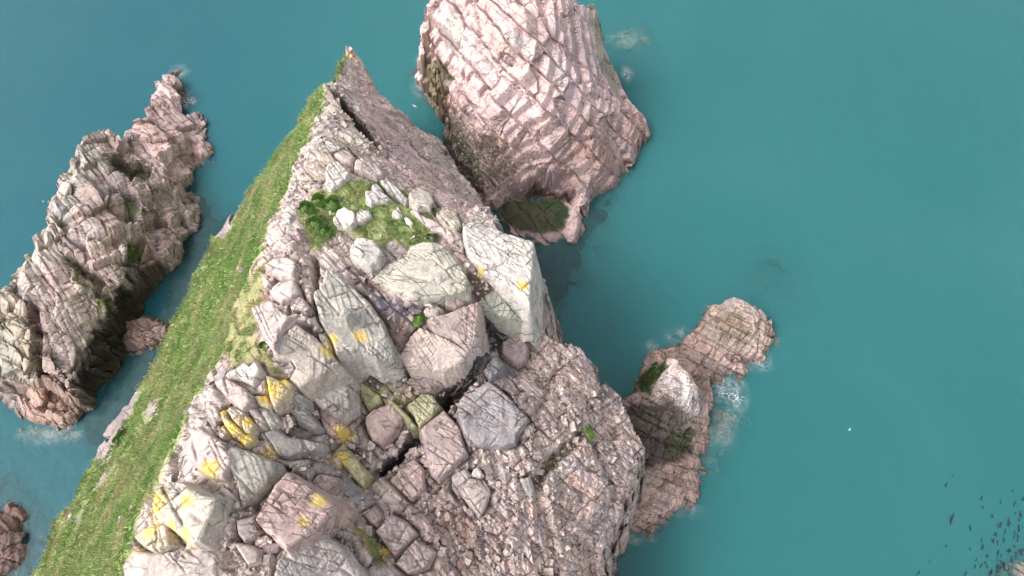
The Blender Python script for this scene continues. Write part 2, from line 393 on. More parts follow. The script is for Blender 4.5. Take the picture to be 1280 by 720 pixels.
head.tin(G2, (.26,.2,.13), .5, 0, .62)
head.tin(G3, (.30,.23,.14), .5, 0, .5)
head.tin([(405,470),(440,470),(455,500),(440,520),(420,490)], None, .4, None, .38)
for q in [[(100,600),(125,560),(165,500),(180,490),(160,530),(130,580)], [(112,618),(130,585),(148,575),(128,610)], [(84,668),(104,628),(112,622),(100,655)], [(255,330),(275,290),(300,262),(305,258),(280,300)], [(178,520),(190,495),(200,500),(184,535)]]:
    head.tin(q, (.30,.25,.25), .8, 0, .30)
head.zone('b', GR, .10); head.zone('m', GR, .10); head.zone('s', GR, .25)
for g in (G2, G3): head.zone('b', g, .4); head.zone('m', g, .25); head.zone('s', g, .3)
LR = [(560,480),(640,470),(700,430),(740,450),(810,560),(790,620),(760,800),(480,800),(480,640),(520,600)]
head.zone('b', LR, .7); head.zone('m', LR, 1.15); head.zone('s', LR, 1.35)
FL = [(437,62),(610,265),(575,275),(500,222),(470,185),(440,112)]
head.zone('b', FL, .4); head.zone('m', FL, .6); head.zone('s', FL, .6); head.zone('f', FL, 1.0)
CR = [(335,270),(375,165),(420,115),(440,135),(470,190),(440,215),(400,235),(370,260),(345,330)]
head.zone('m', CR, .55); head.zone('s', CR, .6); head.zone('b', CR, .6); head.zone('f', [(400,160),(425,135),(470,190),(440,215),(410,220)], .5)
head.edge = .6
head.zone('b', [(437,50),(480,90),(480,125),(420,130),(395,110)], .25); head.zone('m', [(437,50),(480,90),(480,125),(420,130),(395,110)], .5)
head.edge = 1.2
RB = [(690,430),(742,450),(812,560),(775,640),(752,745),(690,745),(700,610),(735,548)]
head.zone('f', RB, .75)
head.facet([(664,600),(676,606),(690,660),(702,722),(690,724),(676,664)], -1.3, .4)
head.facet([(736,548),(748,552),(772,604),(763,608)], -1.2, .35); head.facet([(700,440),(708,446),(690,492),(672,520),(666,514),(684,486)], -.9, .35)
head.levels = [dict(s=(.16,.26,.22), rot=(-40,18,8), a=.55, tilt=.10, cd=.3, cw=.04, z='b', tv=.08),
               dict(L=(3.6,2.0,.9), rot=(-47,24,0), a=.75, tilt=.16, cd=.45, cw=.09, z='m', tv=.12),
               dict(L=(1.4,.85,.42), rot=(-45,20,6), a=.42, tilt=.2, cd=.2, cw=.06, z='s', tv=.14),
               dict(L=(3.2,.5,.5), rot=(-52,30,0), a=.7, tilt=.2, cd=.4, cw=.07, z='f', tv=.12, **{'def': 0.0})]
# the open fissure behind the tip and other deep joints
head.facet([(414,112),(423,114),(440,135),(458,158),(476,186),(470,188),(452,170),(432,142)], -7, .25)
head.facet([(725,530),(736,545),(705,572),(675,606),(664,600),(690,566)], -1.6, .6)
head.facet([(388,322),(396,318),(398,352),(408,400),(420,446),(436,458),(428,462),(408,440),(398,410),(392,370)], -2.0, .3)
head.facet([(600,472),(574,500),(520,545),(500,575),(470,600),(466,592),(500,560),(520,530),(566,488),(590,466)], -1.0, .3)
head.facet([(318,640),(345,600),(352,594),(360,588),(352,584),(338,596),(312,640)], -1.6, .3)

# ---- loose blocks on the headland (traced outlines, each with its own thickness)
P_, K_, W_, G_, D_, O_ = (.50,.422,.405), (.48,.35,.342), (.57,.535,.505), (.345,.33,.32), (.22,.21,.215), (.37,.35,.20)
BL = [
('boulder',[(438,312),(448,297),(467,303),(478,317),(473,330),(463,336),(453,328),(440,318)],2.2,W_,'white angular boulder standing alone at the lower edge of the grass patch'),
('boulder',[(417,274),(422,264),(432,260),(443,267),(444,278),(438,284),(422,284)],1.2,W_,'large white boulder touching a smaller one beside the bright green plants'),
('rock',[(444,266),(452,261),(462,263),(465,270),(454,276),(446,278)],.9,W_,'smaller white rock touching the right side of a bigger white boulder in grass'),
('rock',[(457,240),(470,237),(480,242),(489,249),(484,253),(470,253),(463,257),(458,252)],1.0,W_,'white wedge shaped rock in brown turf above the grass patch'),
('rock_slab',[(409,208),(422,202),(437,217),(432,223),(413,236),(408,233)],1.2,W_,'white split slab at the top of the grass, below the fissured ridge'),
('rock_slab',[(444,200),(454,198),(470,206),(480,216),(470,221),(458,216),(442,211)],.9,P_,'long pinkish slab at the foot of the split ridge'),
('rock',[(418,192),(430,186),(438,191),(444,197),(440,204),(428,200)],.8,P_,'pinkish rock wedged between the long slab and the split white slab'),
('rock',[(464,232),(470,229),(478,236),(477,240),(466,238)],.6,W_,'small white rock just above the wedge shaped white one'),
('rock',[(475,226),(484,224),(500,238),(509,248),(503,252),(490,243)],.7,W_,'narrow white rock running down beside the pink flank'),
('rock',[(350,300),(358,290),(370,302),(366,312),(352,310)],.9,P_,'pinkish rock at the lower left corner of the green plants'),
('rock',[(366,290),(372,284),(377,296),(374,302),(367,296)],.9,K_,'upright pink chip of rock tight against the green plants'),
('rock',[(352,268),(360,264),(366,268),(362,278),(354,280)],.6,W_,'small white knuckle of rock on the crest beside the grass slope'),
('boulder',[(512,244),(524,235),(538,242),(543,253),(538,260),(522,258),(512,250)],1.6,(.5,.465,.41),'rounded cream boulder near the pink flank above the big slab'),
('rock',[(495,242),(502,240),(510,248),(507,254),(500,250)],.6,W_,'small white rock left of the rounded cream boulder'),
('rock',[(490,266),(497,257),(504,269),(500,273),(491,270)],.8,W_,'white triangular rock in the middle of the grass patch'),
('rock',[(505,273),(509,271),(517,279),(514,283),(508,279)],.5,W_,'smallest white rock lying in the grass patch'),
('rock_slab',[(512,262),(522,264),(531,272),(546,278),(556,285),(578,289),(577,296),(566,301),(556,292),(538,286),(528,276)],.8,P_,'long thin pinkish ledge leading from grass to the big slab'),
('boulder',[(546,266),(556,258),(570,266),(576,280),(570,285),(556,282)],1.3,(.44,.40,.34),'brownish cream boulder between rounded boulder and big slab'),
('rock_slab',[(578,277),(597,274),(623,287),(667,303),(665,345),(662,378),(640,362),(604,340),(585,318)],1.4,W_,'huge pale slab on the cliff edge above the dark water'),
('rock_ledge',[(588,340),(604,344),(640,366),(662,380),(671,393),(655,400),(622,396),(600,384),(588,365)],.5,(.37,.37,.32),'grey green ledge directly below the huge pale slab'),
('boulder',[(463,347),(483,327),(507,320),(513,307),(530,302),(553,305),(570,322),(585,347),(583,363),(547,372),(520,375),(490,362)],1.5,(.47,.445,.385),'broad domed grey boulder, largest on the headland, below the grass patch'),
('rock_slab',[(535,398),(560,392),(598,380),(597,428),(585,437),(565,420),(545,412)],1.3,(.5,.40,.375),'pink flat slab on the brink of the dark undercut wall'),
('rock_slab',[(497,447),(512,420),(525,410),(550,420),(568,430),(585,440),(575,455),(555,466),(515,462)],1.5,(.5,.42,.385),'wide pink and cream slab overhanging the wet gully'),
('rock',[(530,388),(540,380),(553,386),(545,396),(532,396)],.9,P_,'small pink block under the broad domed boulder'),
('rock',[(557,373),(577,371),(580,380),(570,385),(558,383)],.8,(.45,.35,.33),'little pink block tucked against the domed boulder and the grey ledge'),
('boulder',[(392,366),(404,356),(409,338),(420,342),(440,360),(460,378),(476,400),(490,432),(491,446),(470,448),(450,438),(422,441),(412,420),(400,400),(396,380)],1.8,(.46,.435,.40),'long tapering grey block with jointed top between two dark clefts'),
('rock',[(424,400),(432,385),(441,394),(434,403)],2.3,(.42,.40,.35),'small grey green block resting on the long tapering block'),
('boulder',[(336,362),(348,352),(368,350),(374,366),(366,373),(352,377),(344,371)],1.1,P_,'pink grey boulder on the crest, middle of a column of three'),
('boulder',[(330,332),(340,324),(358,321),(370,328),(369,350),(352,346),(342,342)],1.2,P_,'topmost pale boulder of the column along the crest beside the cleft'),
('rock',[(362,380),(375,368),(386,384),(384,391),(374,386),(365,388)],.9,P_,'small pinkish rock on the brink of the long dark cleft'),
('rock_slab',[(314,386),(338,375),(352,390),(362,395),(352,410),(342,435),(330,424),(322,402)],1.0,P_,'pink kite shaped slab set in brown turf'),
('rock_slab',[(370,406),(394,420),(412,440),(424,455),(412,464),(380,482),(374,483),(361,473),(370,462),(366,452),(348,450),(341,444),(352,425)],1.4,(.53,.465,.41),'very large cream slab with a notch, beside the long cleft'),
('rock',[(398,418),(406,416),(412,432),(409,440),(400,426)],.9,(.40,.38,.33),'slim grey rock jammed inside the long cleft'),
('rock',[(282,468),(306,452),(312,458),(320,451),(326,462),(315,478),(300,471)],.9,W_,'white notched rock at the top of the yellow lichened pile'),
('boulder',[(268,477),(278,471),(300,483),(313,494),(312,502),(302,511),(286,498),(278,490)],1.1,P_,'oblong pinkish boulder leaning in the pile below the white notched rock'),
('boulder',[(333,470),(348,476),(362,488),(350,508),(344,510),(338,500)],1.5,(.54,.46,.36),'upright rock with the brightest orange lichen face'),
('rock',[(347,477),(358,474),(365,479),(363,487),(354,482)],1.1,(.52,.45,.33),'small yellow rock against the bright orange lichened one'),
('rock',[(318,496),(332,494),(340,506),(336,510),(324,504)],.8,(.52,.46,.36),'low yellow rock left of the bright orange lichened one'),
('rock',[(252,504),(262,500),(272,510),(274,520),(266,524),(257,514)],.8,P_,'round pale rock at the grassy edge of the lichened pile'),
('rock',[(282,512),(290,507),(304,516),(300,532),(290,524)],1.0,(.53,.47,.39),'cream rock with yellow rim in the middle of the lichened pile'),
('rock',[(274,516),(280,511),(284,522),(300,536),(302,542),(290,544),(282,534)],.8,(.52,.45,.3),'yellow crusted rock curving round the cream one in the pile'),
('rock',[(302,524),(308,520),(320,532),(314,540),(304,538)],.9,(.52,.46,.36),'square cream rock with yellow edge right of the curving yellow rock'),
('rock',[(296,546),(312,541),(318,550),(308,558)],.7,(.52,.46,.34),'lowest yellow rock at the tip of the lichened pile'),
('rock',[(273,538),(278,530),(284,538),(280,547),(274,545)],.7,P_,'small pale egg shaped rock under the lichened pile'),
('rock',[(310,512),(320,510),(332,526),(331,534),(320,530)],.8,P_,'pale leaning slab in the pile, left of two parallel ones'),
('rock',[(323,510),(340,512),(348,526),(340,538),(333,528)],.8,(.45,.42,.37),'grey leaning slab in the pile, right of two parallel ones'),
('rock',[(358,492),(368,487),(380,496),(382,504),(368,505)],.9,G_,'grey rounded rock next to the bright orange lichened one'),
('rock_slab',[(332,542),(344,536),(360,546),(398,552),(396,560),(360,570),(348,568)],.9,(.38,.35,.33),'long grey slab above the square pink boulder'),
('rock',[(360,512),(380,508),(396,530),(392,534),(372,526)],.8,(.40,.37,.35),'grey pink slab sloping down between the pile and the gully'),
('rock',[(398,510),(414,506),(430,535),(418,547),(402,530)],.9,K_,'pink block beside the olive mossy strip'),
('boulder',[(382,490),(414,466),(438,486),(438,508),(422,522),(398,506)],1.5,(.48,.44,.41),'pale rounded boulder under the very large cream slab'),
('boulder',[(227,559),(247,533),(281,555),(291,575),(278,597),(266,597),(246,585)],1.4,P_,'big pale boulder with yellow patch beside the grass slope'),
('rock_slab',[(286,557),(345,579),(347,591),(301,631),(296,605),(284,580)],1.5,(.43,.405,.37),'tilted grey slab overlooking the square pink boulder'),
('boulder',[(194,634),(196,614),(214,604),(234,606),(258,622),(274,624),(270,642),(252,678),(244,680),(224,666),(198,646)],2.2,(.50,.455,.40),'cracked boulder with a large bright yellow lichen patch at the grass edge'),
('boulder',[(360,591),(402,619),(422,635),(398,664),(360,687),(321,650),(345,607)],2.6,(.50,.375,.35),'large square pink boulder in a dark hollow'),
('rock',[(389,604),(398,593),(418,596),(422,601),(407,620)],1.5,(.42,.33,.31),'small cubic pink block above the corner of the square pink boulder'),
('boulder',[(166,670),(180,660),(206,655),(216,680),(195,690),(175,680)],1.0,(.5,.45,.36),'low cream boulder under the yellow patched boulder'),
('rock_slab',[(148,730),(166,690),(200,692),(250,684),(268,692),(268,720),(262,770),(150,780)],.8,(.48,.425,.40),'pale pavement slab beside the grass at the bottom of the view'),
('rock_slab',[(345,692),(380,670),(400,667),(425,682),(450,715),(455,770),(340,770)],.8,(.43,.39,.375),'grey pink pavement slab below the square pink boulder'),
('rock',[(297,652),(318,646),(322,664),(306,678),(298,668)],1.0,(.42,.36,.345),'pink grey block at the left foot of the square pink boulder'),
('rock',[(290,678),(306,680),(326,686),(324,702),(310,706)],.7,(.44,.37,.35),'flat pinkish block below the left corner of the square pink boulder'),
('boulder',[(456,524),(468,512),(490,504),(503,522),(494,540),(478,556),(466,550),(460,538)],1.3,(.43,.325,.30),'rough pink boulder bounded by olive mossy strips'),
('rock_slab',[(510,506),(528,492),(540,494),(549,508),(540,520),(524,534),(518,518)],1.0,(.42,.40,.27),'yellow green plate beside the wet gully'),
('rock_slab',[(478,498),(486,496),(504,514),(522,534),(516,538),(502,520)],.8,(.33,.32,.19),'narrow olive strip of rock above the wet gully'),
('rock_slab',[(510,474),(530,466),(552,470),(552,480),(540,488),(522,486)],.9,(.32,.26,.245),'dull pink slab under the overhang of the wide pink slab'),
('rock_slab',[(526,536),(554,512),(574,534),(582,568),(548,598),(540,590),(532,560)],1.1,(.45,.355,.34),'large rippled pink slab left of the dark grey slab'),
('rock_slab',[(486,600),(518,572),(528,586),(529,610),(514,626),(502,615)],1.0,(.44,.34,.325),'pink triangular slab below the wet gully'),
('rock_slab',[(571,514),(575,498),(610,475),(633,494),(661,522),(649,537),(643,553),(630,557),(587,555),(579,537)],1.6,(.32,.295,.305),'dark grey glossy slab, biggest below the undercut wall'),
('rock',[(577,616),(588,598),(606,600),(612,614),(606,634),(599,646),(584,626)],.9,P_,'pale diamond shaped rock lying in the scree'),
('rock',[(566,594),(582,586),(590,594),(574,620),(566,608)],.8,(.40,.35,.335),'grey leaf shaped rock left of the pale diamond'),
('rock',[(592,586),(598,584),(605,594),(600,598),(588,595)],.7,W_,'little white rock on the upper edge of the pale diamond'),
('rock',[(650,598),(662,596),(668,614),(666,624),(656,614)],.8,(.38,.35,.34),'grey pointed rock at the end of the long fissure'),
('rock',[(452,642),(468,632),(478,646),(470,658)],.8,(.44,.34,.325),'square pink block above the rusty moss'),
('rock_slab',[(478,656),(488,642),(506,652),(518,666),(494,694),(484,682),(470,664)],1.1,(.42,.345,.335),'pinkish slab with a dark gap along its lower end'),
('rock_slab',[(496,704),(519,674),(544,689),(533,710),(510,716)],1.0,(.47,.375,.36),'pink slab beyond the dark gap near the bottom of the view'),
('boulder',[(628,428),(656,414),(660,436),(658,450),(646,458),(628,442)],1.2,(.36,.29,.29),'purplish boulder on the outer edge under the grey ledge'),
('boulder',[(604,462),(618,445),(629,454),(624,466),(614,473)],1.3,(.24,.225,.235),'black and white shiny boulder in the mouth of the wet gully'),
('rock_slab',[(415,565),(429,553),(446,575),(462,596),(454,609)],.8,(.38,.345,.21),'long olive strip pointing at the small cubic block'),
('rock_slab',[(449,475),(474,494),(476,504),(462,514),(451,494)],.8,(.36,.345,.2),'olive rounded slab at the head of the mossy strip'),
]
def place(pts, t, body=head):
    pc = np.array(pts).mean(0); hp = np.array([body.hit(*(pc+(np.array(p)-pc)*.75)) for p in pts])
    hp = hp[np.abs(hp[:, 2]-np.median(hp[:, 2])) < 4]
    A = np.c_[hp[:, :2], np.ones(len(hp))]; pl = np.linalg.lstsq(A, hp[:, 2], rcond=None)[0]
    g = np.hypot(pl[0], pl[1])
    if g > .7: pl[:2] *= .7/g; pl[2] = (hp[:, 2]-hp[:, :2]@pl[:2]).mean()
    tp = []
    for p in pts:                                             # outline carried up to the block's own top plane
        d = ray(*p); q = (pl[0]*CP[0]+pl[1]*CP[1]+pl[2]+t*.7-CP[2])/(d[2]-pl[0]*d[0]-pl[1]*d[1]); tp.append((CP+d*q)[:2])
    return pl, np.array(tp)
def block(name, pts, t, tint, label, pl, tp, body=head, step=.09):
    cen = tp.mean(0); k = sum(map(ord, label)) % 997
    m = 1.3; xs = np.arange(tp[:, 0].min()-m, tp[:, 0].max()+m, step); ys = np.arange(tp[:, 1].min()-m, tp[:, 1].max()+m, step)
    X, Y = np.meshgrid(xs, ys); x, y = X.ravel(), Y.ravel(); P0 = np.stack([x, y, 0*x+k], 1)
    wx = .10*fbm(P0*.9, 3, 1)+.05*fbm(P0*3, 2, 7); wy = .10*fbm(P0*.9+7, 3, 2)+.05*fbm(P0*3+3, 2, 8)
    d = sdist(x+wx, y+wy, [tuple(q) for q in tp])
    rs = np.random.default_rng(k); sz = np.hypot(*(tp.max(0)-tp.min(0)))
    tl = rs.normal(0, .07, 2); loc = np.stack([x, y], 1)-cen
    rel = t+loc@tl
    for q in range(4):                                        # broken corners: a few planes cut the top
        a = rs.uniform(0, 2*np.pi); u = np.array([math.cos(a), math.sin(a)]); ext = ((tp-cen)@u).max()
        rel = np.minimum(rel, t+.05-(loc@u-ext*rs.uniform(.45, .95))*rs.uniform(.15, .55))
    ch = min(.09*sz, .22)
    rel = rel-.3*min(t, .5)*np.clip(1+np.minimum(d, 0)/ch, 0, 1)**1.5
    P = np.stack([x, y, pl[0]*x+pl[1]*y+pl[2]+rel], 1)
    f = .6 if sz > 4 else 1.0
    az = -46+rs.normal(0, 10)
    bd, e, r, cu, cv = brick(P, rotm(az, rs.uniform(5, 25), rs.uniform(-8, 8)), (2.6, 1.7, .42) if sz > 3.5 else (1.7, 1.1, .3), k)
    b2, e2, r2, cu2, cv2 = brick(P, rotm(az+8, rs.uniform(5, 30), 0), (.95, .55, .22), k+5)
    up = sstep(.2, -.05, d); g = up*sstep(.0, .25, fbm(P0*.45, 2, k)+.04)     # the finer breakage comes in patches
    on = sstep(-.15, .1, fbm(P0*.3+3, 2, k+2))
    rel = rel+up*(bd*.35*on+((r[1]-.5)*cu+(r[2]-.5)*cv)*.12-.28*on*np.exp(-(e/.08)**1.6))
    rel = rel+g*(b2*.45+((r2[1]-.5)*cu2+(r2[2]-.5)*cv2)*.2-.16*np.exp(-(e2/.06)**1.6))+.03*fbm(P*1.3, 3, 9)+.02*fbm(P*5, 3, 10)
    z = pl[0]*x+pl[1]*y+pl[2]+rel-5.5*np.maximum(d, 0)
    zb = body.look(x, y)-1.6
    keep = (z > zb).reshape(X.shape); V = np.stack([x, y, z], 1)
    v = (r[3]-.5)*.16*on+g*(r2[3]-.5)*.2; col = np.array(tint)*(1+v)[:, None]
    msk = np.zeros((len(x), 3))
    if 'gloss' in label or 'shiny' in label: msk[:, 1] = .9
    for (cx, cy, rr) in YEL: msk[:, 0] = np.maximum(msk[:, 0], 1-np.hypot(x-cx, y-cy)/(rr*1.6))
    idx = np.arange(X.size).reshape(X.shape)
    ok = keep[:-1, :-1] | keep[1:, 1:] | keep[1:, :-1] | keep[:-1, 1:]
    F = np.stack([idx[:-1, :-1][ok], idx[:-1, 1:][ok], idx[1:, 1:][ok], idx[1:, :-1][ok]], 1)
    used = np.unique(F); re = np.full(len(V), -1); re[used] = np.arange(len(used))
    ob = mesh_obj(name, V[used], re[F], ROCK, col[used], np.clip(msk[used], 0, 1))
    rebase(ob, (cen[0], cen[1], float(pl[0]*cen[0]+pl[1]*cen[1]+pl[2])))
    return tag(ob, label, {'boulder': 'boulder', 'rock': 'rock'}.get(name, 'rock slab' if name == 'rock_slab' else 'rock ledge'), 'loose rocks on the headland')
BL = [(b[0], b[1], b[2] if b[2] > 2 else b[2]*.75, b[3], b[4]) for b in BL]
PB = [place(b[1], b[2]) for b in BL]
soil_and_gap_shade = []
for (pl, tp), b in zip(PB, BL):
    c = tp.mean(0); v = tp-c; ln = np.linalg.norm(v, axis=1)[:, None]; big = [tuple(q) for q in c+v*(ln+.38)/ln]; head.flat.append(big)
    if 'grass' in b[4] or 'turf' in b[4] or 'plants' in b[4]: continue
    head.facets.append((big, -.55, .3)); soil_and_gap_shade.append((big, (.115, .085, .07), .3, None, None))  # dark ring round the block: soil, with the gap's shadow in its colour
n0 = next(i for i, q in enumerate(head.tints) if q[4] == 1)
head.tints[n0:n0] = soil_and_gap_shade
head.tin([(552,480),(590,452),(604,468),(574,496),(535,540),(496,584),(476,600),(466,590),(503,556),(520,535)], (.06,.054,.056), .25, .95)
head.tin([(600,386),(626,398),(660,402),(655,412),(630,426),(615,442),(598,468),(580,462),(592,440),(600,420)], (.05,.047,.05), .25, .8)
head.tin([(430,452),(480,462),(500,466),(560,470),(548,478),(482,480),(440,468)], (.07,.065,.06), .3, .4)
head.facet([(590,458),(602,468),(572,498),(533,542),(494,582),(476,598),(468,590),(503,556),(528,530),(560,492)], -1.3, .25)
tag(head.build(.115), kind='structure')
for b, (pl, tp) in zip(BL, PB): block(*b, pl, tp)

# ---- the pink stack across the narrow channel
stack = Body('sea_stack',
    [(536,8,19),(544,40,16),(552,70,13),(558,98,11),(562,125,9),(564,150,7.5),(567,176,5),(574,200,2.5),(588,234,.8),(602,262,.3),(612,262,1),(624,251,2.4),(640,238,3.2),(662,229,3.6),(700,228,3.6),(719,240,3.2),(729,258,2),(742,246,.5),(764,238,.2),(792,198,.2),(807,172,.8),(804,152,2.5),(782,122,5),(776,100,6.5),(757,62,11),(744,14,17),(716,-14,24),(640,-40,26),(570,-30,23)],
    [(560,20,20),(600,0,25),(566,60,16.5),(575,95,15),(576,130,13),(578,160,10.5),(640,60,24),(700,30,24),(720,80,19),(620,130,18),(680,150,16),(600,180,12),(592,212,6.5),(606,245,3.5),
     (640,212,7.5),(680,205,8.5),(650,222,5.2),(700,215,6.5),(724,225,5),(745,170,9.5),(770,160,7.5),(795,165,4.5),(750,215,5),(735,225,5.5)], k=4.2, c=1.0, under=1.6)
stack.also = [Body('shelf', [(622,262,.5),(632,276,.4),(648,292,.4),(672,301,.4),(700,303,.5),(722,303,.9),(727,286,1.6),(730,262,2),(722,236,3),(664,222,2.6),(636,232,1.8)], [(660,262,.5),(690,266,.8),(700,285,.7),(640,262,.5),(714,274,2.2)], k=3, c=.6, under=1.4)]
stack.prepare(); stack.tint0 = (.55, .415, .41)
stack.tin([(545,15),(566,2),(590,62),(576,72),(560,55)], (.54,.48,.45), .8)
stack.tin([(612,28),(624,34),(645,50),(668,74),(655,72),(630,52)], (.56,.52,.49), .6)
stack.tin([(626,82),(640,83),(646,94),(632,96)], (.54,.5,.47), .5)
stack.tin([(690,80),(700,78),(706,105),(696,110)], (.48,.44,.42), .5)
stack.tin([(534,50),(548,70),(559,95),(561,130),(567,190),(550,190),(528,100)], (.20,.16,.11), .5)
stack.tin([(545,78),(560,82),(568,95),(566,110),(552,100)], (.1,.085,.05), .4)
stack.tin([(545,150),(600,172),(642,205),(640,236),(604,264),(586,235)], (.37,.30,.275), 1)
stack.tin([(545,152),(590,185),(600,215),(590,235)], (.33,.30,.24), .8)
stack.tin([(735,15),(752,40),(760,75),(780,110),(770,120),(745,85)], (.38,.33,.28), .8)
stack.tin([(690,190),(720,150),(800,150),(812,180),(760,245),(720,250)], (.40,.29,.275), 1)
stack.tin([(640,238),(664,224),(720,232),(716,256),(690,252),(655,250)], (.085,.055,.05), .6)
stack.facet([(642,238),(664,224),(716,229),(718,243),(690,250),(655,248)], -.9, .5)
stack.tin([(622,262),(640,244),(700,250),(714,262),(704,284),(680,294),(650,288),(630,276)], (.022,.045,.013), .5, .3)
stack.edge = 1.5
stack.levels = [dict(s=(.11,.17,.15), rot=(-54,25,0), a=.7, tilt=.12, cd=.3, cw=.035, z='b', tv=.07),
                dict(L=(7,3.6,2.3), rot=(-57,33,0), a=.8, tilt=.2, cd=.9, cw=.11, z='m', tv=.09),
                dict(L=(2.8,1.7,.8), rot=(-52,36,5), a=.12, tilt=.13, cd=.22, cw=.08, z='s', tv=.10),
                dict(L=(4.0,.55,.6), rot=(-56,30,0), a=.8, tilt=.25, cd=.6, cw=.09, z='f', tv=.14, **{'def': 0.0})]
stack.zone('f', [(545,120),(570,120),(600,165),(645,205),(640,236),(604,264),(580,235)], 1.0)
CAVE = [(622,262),(640,240),(720,246),(730,304),(650,306)]; stack.zone('b', CAVE, .15)
stack.zone('s', [(545,150),(600,172),(642,205),(640,236),(604,264),(586,235)], 2.2); stack.zone('m', [(622,262),(640,244),(720,250),(722,304),(650,300)], .25); stack.zone('s', [(622,262),(640,244),(720,250),(722,304),(650,300)], .4)
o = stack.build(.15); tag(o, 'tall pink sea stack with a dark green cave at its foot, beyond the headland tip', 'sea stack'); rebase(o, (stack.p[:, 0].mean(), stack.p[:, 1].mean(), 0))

# ---- the long islet
isl = Body('rocky_islet',
    [(-40,440,11),(-10,395,12),(35,318,12),(60,268,12),(84,213,11.5),(110,170,11),(126,162,10.5),(150,175,9),(163,165,7),(188,134,4),(208,94,1.2),(222,86,.2),(237,102,.1),(240,132,.2),(250,165,.2),(256,185,.2),(243,205,.2),(242,240,.3),(241,288,.6),(222,308,1.8),(198,324,3.6),(170,334,5.4),(150,364,6),(127,402,6.4),(107,446,6),(87,494,4.6),(70,480,5),(45,474,5.5),(0,471,6.5),(-40,475,7)],
    [(20,380,12.8),(60,300,13),(90,230,12.5),(115,190,11.8),(150,195,9.5),(130,240,11),(180,200,7),(200,150,4),(215,120,2.2),(225,180,4),(200,250,6),(225,230,3),(225,270,2.6),(170,285,7.4),(110,300,11),(150,320,7.8),(80,380,10.5),(118,385,7.6),(98,425,7.4),(40,430,9.5),(0,440,9)], k=6, c=.8, under=1.4)
isl.also = [Body('low_rocks', [(12,484,1.5),(0,470,2.5),(60,440,2),(120,400,1.5),(170,330,1.5),(215,290,1),(243,290,.1),(226,314,.1),(206,350,0),(186,362,.2),(172,388,.3),(150,440,.3),(122,464,.5),(108,488,.4),(100,522,0),(72,536,0),(40,534,0),(20,520,0),(10,498,.5)],
    [(180,350,1.3),(205,325,1.6),(140,425,.8),(40,490,3.4),(80,508,2.4),(40,515,2),(90,520,1.2)], k=3.5, c=.6, under=1.3)]
isl.prepare(); isl.tint0 = (.42, .335, .315)
isl.tin([(-40,400),(35,315),(85,210),(126,160),(130,200),(100,250),(75,310),(60,350),(0,400)], (.43,.385,.35), 1)
isl.tin([(0,385),(35,380),(48,470),(0,475),(-40,480),(-40,420)], (.44,.40,.34), .8)
isl.tin([(160,165),(215,90),(240,100),(256,185),(240,240),(200,230),(180,190)], (.48,.36,.35), .8)
isl.tin([(45,340),(80,330),(130,400),(110,440),(65,440),(55,390)], (.45,.365,.345), .8)
isl.tin([(126,190),(150,192),(190,215),(170,230),(140,215)], (.13,.12,.085), .5)
isl.tin([(155,240),(170,245),(176,265),(160,270)], (.16,.17,.09), .4)
isl.tin([(155,300),(178,300),(172,325),(158,328)], (.13,.17,.06), .4)
isl.tin([(118,370),(140,362),(138,385),(125,392)], (.17,.19,.09), .4)
isl.tin([(75,318),(110,335),(130,355),(115,365),(90,350)], (.33,.29,.21), .4)
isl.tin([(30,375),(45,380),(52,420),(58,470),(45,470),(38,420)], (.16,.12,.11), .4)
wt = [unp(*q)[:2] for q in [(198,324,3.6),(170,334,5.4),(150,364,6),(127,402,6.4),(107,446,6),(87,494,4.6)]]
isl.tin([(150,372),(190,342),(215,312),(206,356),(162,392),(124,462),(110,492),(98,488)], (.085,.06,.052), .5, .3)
isl.tin([q+np.array([-.15, .05]) for q in wt]+[q+np.array([2.2, -1.0]) for q in wt[::-1]], (.035,.028,.026), .3, .3)  # landward face: wet dark rock, with its shade also put into the colour
isl.tin([(12,484),(60,475),(85,495),(105,500),(104,525),(60,540),(15,525)], (.35,.245,.215), .5)
isl.tin([(195,255),(215,290),(225,310),(190,345),(172,338),(195,300)], (.24,.175,.16), .6)
isl.edge = 1.2
isl.levels = [dict(s=(.11,.22,.20), rot=(-40,30,0), a=.8, tilt=.16, cd=.4, cw=.03, z='b', tv=.08),
              dict(L=(6,3.2,2.6), rot=(-38,-32,10), a=.95, tilt=.22, cd=.7, cw=.11, z='m', tv=.14),
              dict(L=(2.2,1.1,.8), rot=(-42,-28,6), a=.5, tilt=.2, cd=.25, cw=.08, z='s', tv=.12)]
for q, dz in [([(172,290),(187,300),(177,322),(161,336),(150,331),(164,312)], -2.4), ([(195,260),(209,276),(199,290),(187,280)], -2), ([(84,316),(102,329),(131,352),(126,361),(96,341),(79,324)], -1.8),
              ([(126,194),(150,191),(189,213),(183,223),(150,207),(128,205)], -1.6), ([(118,365),(134,366),(152,390),(144,396)], -1.5)]: isl.facet(q, dz, .22)
isl.zone('b', [(50,360),(80,345),(125,390),(110,440),(65,440)], .4)
for q, dz in [([(126,192),(150,192),(188,212),(168,232),(140,214)], -1.6), ([(36,380),(46,385),(54,420),(58,470),(46,470),(40,420)], -1.8), ([(75,318),(84,316),(118,336),(132,356),(118,372),(95,352)], -1.3),
              ([(112,168),(150,176),(176,210),(140,192),(118,186)], .8), ([(172,225),(208,262),(204,276),(186,262),(166,240)], 1.0), ([(110,300),(140,318),(158,345),(150,355),(118,330)], .9)]: isl.facet(q, dz, .2)
isl.zone('m', [(50,360),(80,345),(125,390),(110,440),(65,440)], .25)
o = isl.build(.16); tag(o, 'long brown pink islet with a dark, wet and shaded landward face, beside the grass slope', 'islet'); rebase(o, (isl.p[:, 0].mean(), isl.p[:, 1].mean(), 0))

